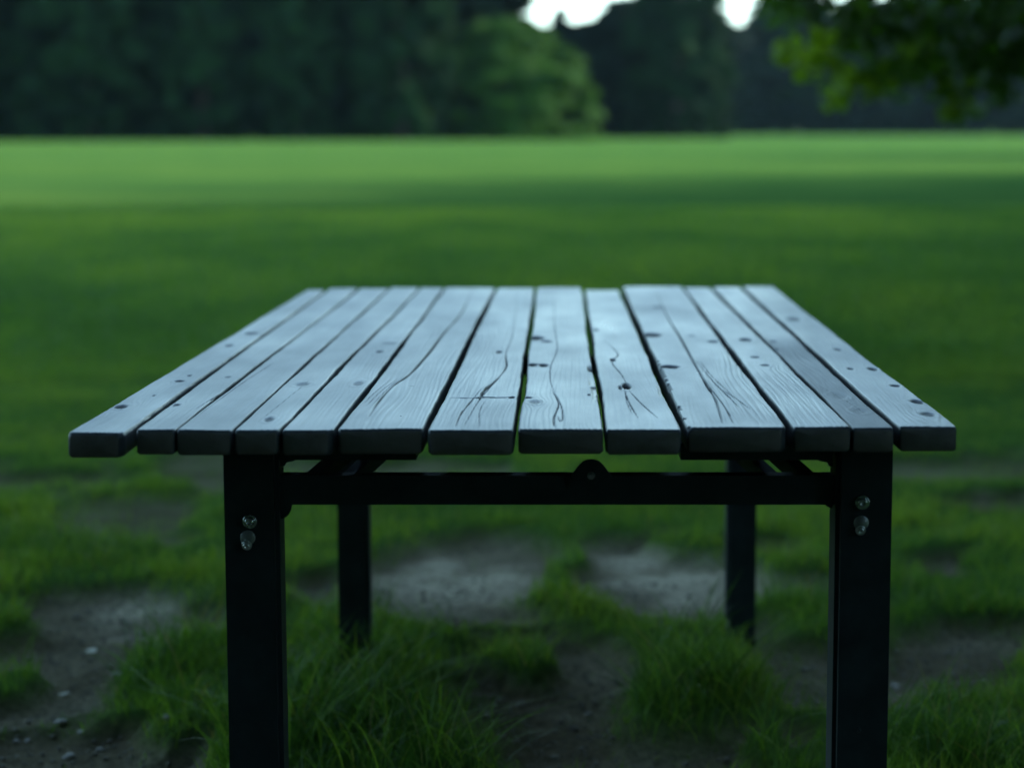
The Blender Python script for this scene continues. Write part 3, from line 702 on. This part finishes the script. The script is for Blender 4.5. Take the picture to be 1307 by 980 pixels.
protos = {
 'broad_a': tree_proto(20, 7.0, .3, 26000, 1, 'broad', .60, M_DARKLEAF),
 'broad_b': tree_proto(20, 6.5, .2, 26000, 2, 'broad', .60, M_DARKLEAF),
 'cone': tree_proto(20, 4.5, .6, 16000, 3, 'cone', .5, M_DARKLEAF),
 'dome': tree_proto(14.2, 7.6, .1, 36000, 4, 'dome', .42, M_DOME),
 'column': tree_proto(27, 5.6, .2, 34000, 5, 'dome', .62, M_FRONTLEAF),
 'green': tree_proto(18, 6.5, 1.2, 15000, 6, 'broad', .38, M_MIDLEAF),
}
def tree(kind, x, y, sx, sz, label, group=None, name='tree', cat='tree'):
    e = tag(empty(name, (x, y, 0)), label, cat, group); e.rotation_euler.z = random.uniform(0, 6.28)
    e.scale = (sx, sx, sz)
    for nme, me in zip(('trunk', 'crown'), protos[kind]): link(bpy.data.objects.new(nme, me), e)
    return e
def fx(px, y): return (px - CX) / F * y * 1.0
WOOD = 'dark trees at the edge of the lawn'
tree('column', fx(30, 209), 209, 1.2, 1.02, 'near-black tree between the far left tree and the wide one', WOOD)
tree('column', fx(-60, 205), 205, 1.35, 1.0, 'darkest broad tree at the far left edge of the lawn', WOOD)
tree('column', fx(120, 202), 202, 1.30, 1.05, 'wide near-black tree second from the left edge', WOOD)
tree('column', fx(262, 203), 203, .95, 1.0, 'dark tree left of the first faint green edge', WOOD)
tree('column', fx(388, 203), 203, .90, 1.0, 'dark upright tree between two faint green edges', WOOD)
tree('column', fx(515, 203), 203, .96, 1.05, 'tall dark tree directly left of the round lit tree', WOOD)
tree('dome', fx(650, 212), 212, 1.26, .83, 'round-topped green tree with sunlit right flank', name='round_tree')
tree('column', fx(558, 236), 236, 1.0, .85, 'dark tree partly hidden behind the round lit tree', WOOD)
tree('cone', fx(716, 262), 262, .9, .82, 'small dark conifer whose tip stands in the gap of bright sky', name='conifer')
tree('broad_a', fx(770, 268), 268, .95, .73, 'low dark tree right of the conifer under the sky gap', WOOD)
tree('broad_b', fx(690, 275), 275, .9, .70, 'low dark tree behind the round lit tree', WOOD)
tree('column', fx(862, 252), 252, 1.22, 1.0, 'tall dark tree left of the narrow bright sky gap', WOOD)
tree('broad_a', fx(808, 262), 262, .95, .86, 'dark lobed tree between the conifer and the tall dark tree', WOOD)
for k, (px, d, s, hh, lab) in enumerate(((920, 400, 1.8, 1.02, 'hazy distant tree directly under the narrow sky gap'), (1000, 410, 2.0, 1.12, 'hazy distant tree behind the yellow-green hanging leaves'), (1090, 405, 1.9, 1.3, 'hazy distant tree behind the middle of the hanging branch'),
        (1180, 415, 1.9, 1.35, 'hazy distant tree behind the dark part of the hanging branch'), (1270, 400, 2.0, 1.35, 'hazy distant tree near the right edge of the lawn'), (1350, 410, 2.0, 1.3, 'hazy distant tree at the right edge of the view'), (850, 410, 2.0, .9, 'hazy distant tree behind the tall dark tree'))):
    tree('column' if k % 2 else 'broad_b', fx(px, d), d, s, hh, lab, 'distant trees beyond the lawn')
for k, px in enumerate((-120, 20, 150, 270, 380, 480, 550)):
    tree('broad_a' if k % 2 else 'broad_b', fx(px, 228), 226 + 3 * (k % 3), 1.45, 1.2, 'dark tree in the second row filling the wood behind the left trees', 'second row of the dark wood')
# trees to the right, just outside the view, that shade the near lawn
SH = 'trees along the right side of the lawn'
shade = [(22, 8), (23, 17), (22, 26), (25, 37), (30, 12), (33, 22), (32, 33), (24, -1), (40, 16), (40, 44), (48, 36), (38, 5), (50, 58)]
for k, (x_, y_) in enumerate(shade):
    tree('green' if k % 2 else 'broad_a', x_, y_, .95 + .1 * (k % 3), .95 + .06 * (k % 4), 'leafy tree casting shade over the near lawn from the right', SH)
for k, (x_, y_) in enumerate(((-7, -10), (10, -11), (-16, -6), (-9, -18), (3, -19))):  # unseen trees added to darken the camera side and near ground
    tree('green' if k % 2 else 'broad_b', x_, y_, .95, .85, 'unseen leafy tree added behind the viewpoint to shade the table from the open sky', 'added trees behind the viewpoint')
protos['airy'] = tree_proto(21, 7.5, 1.5, 3800, 12, 'broad', .34, M_MIDLEAF)
for k, (x_, y_) in enumerate(((34, 55), (46, 62), (44, 50), (58, 72), (60, 62), (72, 80))):  # unseen sparse crowns added so the lawn's shade fades gradually
    tree('airy', x_, y_, 1.0, .9 + .06 * (k % 3), 'unseen thin-leaved airy tree added right of the sunlit lawn for partial shade', 'added airy trees beside the lawn')
protos['spreading'] = tree_proto(12, 7.0, 4.2, 15000, 9, 'broad', .24, M_MIDLEAF)  # high unseen canopy added to shade the foreground
tree('spreading', -.4, -3.4, 1.05, 1.0, 'unseen spreading tree, its high canopy added to shade the near end of the table', 'added trees behind the viewpoint')
tree('broad_a', 40, 92, .8, .75, 'lone tree right of the lawn throwing a long shadow band', SH)
for k, (x_, y_) in enumerate(((33, 48), (39, 54), (46, 57), (51, 66), (60, 70), (68, 84))):  # unseen pointed trees added to break up the shadow edge
    tree('cone', x_, y_, .75, .92 + .08 * (k % 3), 'unseen slender conifer added right of the sunlit lawn to soften the shadow edge', 'added slender conifers beside the lawn', name='conifer')
# far wood all round
r = np.random.default_rng(77); nW = 70000
ang = r.uniform(0, 6.2832, nW); rad = 470 + r.random(nW) ** 2 * 60
hh = 19 + 6 * vnoise(ang * 60, ang * 0, 5) + 3 * vnoise(ang * 200, ang * 0, 6)
P = np.stack([np.sin(ang) * rad, np.cos(ang) * rad, r.random(nW) ** .8 * hh], 1); out = -P.copy(); out[:, 2] = 200; out /= np.linalg.norm(out, axis=1)[:, None]
V, Q_, tt = leaf_quads(P, out, 2.8, r)
tag(link(bpy.data.objects.new('distant_wood', fast_mesh('distant_wood', V, None, Q_, dict(tint=tt), [M_DARKLEAF]))), 'far-off dark wood closing the horizon', 'wood', kind='stuff')

# near tree on the right whose branch hangs into the picture
def hanging_tree():
    tx, ty = 7.2, 12.6
    e = tag(empty('leafy_tree', (tx, ty, 0)), 'near tree whose yellow-green leafy branches hang into the upper right corner', 'tree')
    t, tips = trunk_mesh(10.5, .24, 6.4, 31, 15, .22)
    rr = np.random.default_rng(31)
    Vs = []; Fs = []; off = 0; P = []; Nn = []; TT_ = []
    # hanging sprays seen in the picture: (px, py, distance, radius, leaves, tint); high tint paints sunlit leaves
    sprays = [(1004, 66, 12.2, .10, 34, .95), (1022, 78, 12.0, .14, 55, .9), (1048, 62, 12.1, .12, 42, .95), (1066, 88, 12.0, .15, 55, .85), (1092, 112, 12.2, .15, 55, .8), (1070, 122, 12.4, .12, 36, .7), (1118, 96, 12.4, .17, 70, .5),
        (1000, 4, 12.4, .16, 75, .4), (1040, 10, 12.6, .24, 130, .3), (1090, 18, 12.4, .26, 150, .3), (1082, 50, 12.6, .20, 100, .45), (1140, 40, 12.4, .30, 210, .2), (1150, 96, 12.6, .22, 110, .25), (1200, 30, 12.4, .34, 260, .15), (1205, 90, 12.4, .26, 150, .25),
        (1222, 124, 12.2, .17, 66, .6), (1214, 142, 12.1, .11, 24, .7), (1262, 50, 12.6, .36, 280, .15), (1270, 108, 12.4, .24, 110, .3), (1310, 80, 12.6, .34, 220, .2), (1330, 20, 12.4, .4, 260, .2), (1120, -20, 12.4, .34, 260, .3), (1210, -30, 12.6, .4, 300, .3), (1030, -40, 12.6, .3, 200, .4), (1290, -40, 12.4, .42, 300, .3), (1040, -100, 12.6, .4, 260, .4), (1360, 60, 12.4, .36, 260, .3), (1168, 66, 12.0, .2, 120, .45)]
    for px, py, d, rad_, nl, tn in sprays:
        cx_, cz_ = on_y(px, py, d); c = np.array([cx_ - tx, d - ty, cz_])
        nl = int(nl * .5); dd = rr.normal(0, 1, (nl, 3)); dd /= np.linalg.norm(dd, axis=1)[:, None]
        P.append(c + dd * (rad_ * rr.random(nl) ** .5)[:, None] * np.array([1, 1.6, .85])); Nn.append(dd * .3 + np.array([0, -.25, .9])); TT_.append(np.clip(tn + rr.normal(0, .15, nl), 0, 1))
        # a twig from the branch above to the spray
        top = c + np.array([rr.uniform(.15, .5), rr.uniform(-.2, .3), rr.uniform(.35, .7)])
        mid = (top + c) / 2 + np.array([-.06, 0, .08])
        v, f = tube_path([tuple(top), tuple(mid), tuple(c)], [.009, .006, .002], 5); Vs.append(v); Fs.append(f + off); off += len(v)
    # the rest of the crown, a skirt of clumps all round
    nc = 210; a = rr.uniform(0, 6.2832, nc); tz = rr.random(nc); rad0 = 6.0 * np.sqrt(np.clip(1 - (np.abs(tz - .25) / .78) ** 2.2, .02, 1)) * rr.uniform(.45, 1, nc)
    C = np.stack([np.cos(a) * rad0, np.sin(a) * rad0, 2.6 + tz * 8.2], 1)
    # keep these above the picture's upper edge
    wy = C[:, 1] + ty; lim = H + .075 * wy + .75; C[:, 2] = np.where((C[:, 0] + tx < .26 * wy + .8), np.maximum(C[:, 2], lim), C[:, 2])
    n = 17000; k = rr.integers(0, nc, n); d = rr.normal(0, 1, (n, 3)); d /= np.linalg.norm(d, axis=1)[:, None]
    P.append(C[k] + d * (rr.uniform(.5, .95, nc)[k] * rr.random(n) ** .4)[:, None] * np.array([1, 1, .6])); Nn.append(d * .3 + np.array([0, 0, .8])); TT_.append(np.clip(rr.random(nc)[k] * .6 + rr.random(n) * .3, 0, 1))
    P = np.vstack(P); Nn = np.vstack(Nn); TT_ = np.concatenate(TT_)
    sz = np.where(np.arange(len(P)) < len(P) - n, .055, .10)
    V, Q_, tt = leaf_quads(P, Nn, sz, rr, 1.25, TT_)
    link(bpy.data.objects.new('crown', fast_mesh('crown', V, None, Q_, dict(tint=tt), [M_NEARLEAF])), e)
    to = link(bpy.data.objects.new('trunk', t), e)
    link(bpy.data.objects.new('twigs', fast_mesh('twigs', np.vstack(Vs), None, np.vstack(Fs), None, [M_BARK], smooth=True)), e)
hanging_tree()

# ------------------------------------------------------------------ air
bm = bmesh.new(); box(bm, -1100, 1100, -1000, 1300, -1.2, 40)
hz = bpy.data.materials.new('thin_air_haze'); hz.use_nodes = True; hz.node_tree.nodes.clear()
ho = hz.node_tree.nodes.new('ShaderNodeOutputMaterial'); pv = hz.node_tree.nodes.new('ShaderNodeVolumePrincipled')
pv.inputs['Color'].default_value = (.40, .70, .88, 1); pv.inputs['Density'].default_value = .00004; pv.inputs['Anisotropy'].default_value = .2
hz.node_tree.links.new(pv.outputs[0], ho.inputs['Volume'])
tag(bm_obj('haze', bm, hz, None, origin=(0, 0, 0)), kind='stuff')

# ------------------------------------------------------------------ light
SUN_EL, SUN_AZ = R(24), R(66)            # azimuth from +Y towards +X
w = bpy.data.worlds.new('World'); scene.world = w; w.use_nodes = True
nt = w.node_tree; bg = nt.nodes['Background']
sky = nt.nodes.new('ShaderNodeTexSky'); sky.sky_type = 'NISHITA'; sky.sun_disc = False; sky.sun_elevation = SUN_EL; sky.sun_rotation = SUN_AZ
sky.air_density = 1.0; sky.dust_density = .6; sky.ozone_density = 1.2
# thin high cloud: patches of white over the blue
tc = nt.nodes.new('ShaderNodeTexCoord'); mpn = nt.nodes.new('ShaderNodeMapping'); mpn.inputs['Scale'].default_value = (1.5, 1.5, 4)
cn = nt.nodes.new('ShaderNodeTexNoise'); cn.inputs['Scale'].default_value = 2.0; cn.inputs['Detail'].default_value = 7
nt.links.new(tc.outputs['Generated'], mpn.inputs[0]); nt.links.new(mpn.outputs[0], cn.inputs['Vector'])
cr_ = nt.nodes.new('ShaderNodeMapRange'); cr_.inputs[1].default_value = .35; cr_.inputs[2].default_value = .65; cr_.inputs[3].default_value = .15; cr_.inputs[4].default_value = .55
nt.links.new(cn.outputs['Fac'], cr_.inputs[0])
bw = nt.nodes.new('ShaderNodeRGBToBW'); nt.links.new(sky.outputs[0], bw.inputs[0])
gr = nt.nodes.new('ShaderNodeMix'); gr.data_type = 'RGBA'; gr.blend_type = 'MULTIPLY'; gr.inputs[0].default_value = 1; gr.inputs[7].default_value = (.84, 1.08, 1.20, 1); nt.links.new(bw.outputs[0], gr.inputs[6])
mxn = nt.nodes.new('ShaderNodeMix'); mxn.data_type = 'RGBA'; nt.links.new(cr_.outputs[0], mxn.inputs[0]); nt.links.new(sky.outputs[0], mxn.inputs[6]); nt.links.new(gr.outputs[2], mxn.inputs[7])
tn = nt.nodes.new('ShaderNodeMix'); tn.data_type = 'RGBA'; tn.blend_type = 'MULTIPLY'; tn.inputs[0].default_value = 1; tn.inputs[7].default_value = (.86, 1.03, 1.04, 1)
nt.links.new(mxn.outputs[2], tn.inputs[6]); nt.links.new(tn.outputs[2], bg.inputs[0]); bg.inputs[1].default_value = .14
sd = bpy.data.lights.new('sun', 'SUN'); so = bpy.data.objects.new('sun', sd); link(so)
sd.energy = 2.6; sd.angle = R(5); sd.color = (1, .93, .80)
from mathutils import Vector
dv = Vector((math.sin(SUN_AZ) * math.cos(SUN_EL), math.cos(SUN_AZ) * math.cos(SUN_EL), math.sin(SUN_EL)))
so.rotation_euler = dv.to_track_quat('Z', 'Y').to_euler()

vs = scene.view_settings; vs.view_transform = 'Standard'; vs.look = 'None'; vs.exposure = 2.08; vs.gamma = 1; vs.use_curve_mapping = False
scene.render.engine = 'CYCLES'; scene.cycles.max_bounces = 6; scene.cycles.diffuse_bounces = 3; scene.cycles.transmission_bounces = 4; scene.render.resolution_x = 1024; scene.render.resolution_y = 767
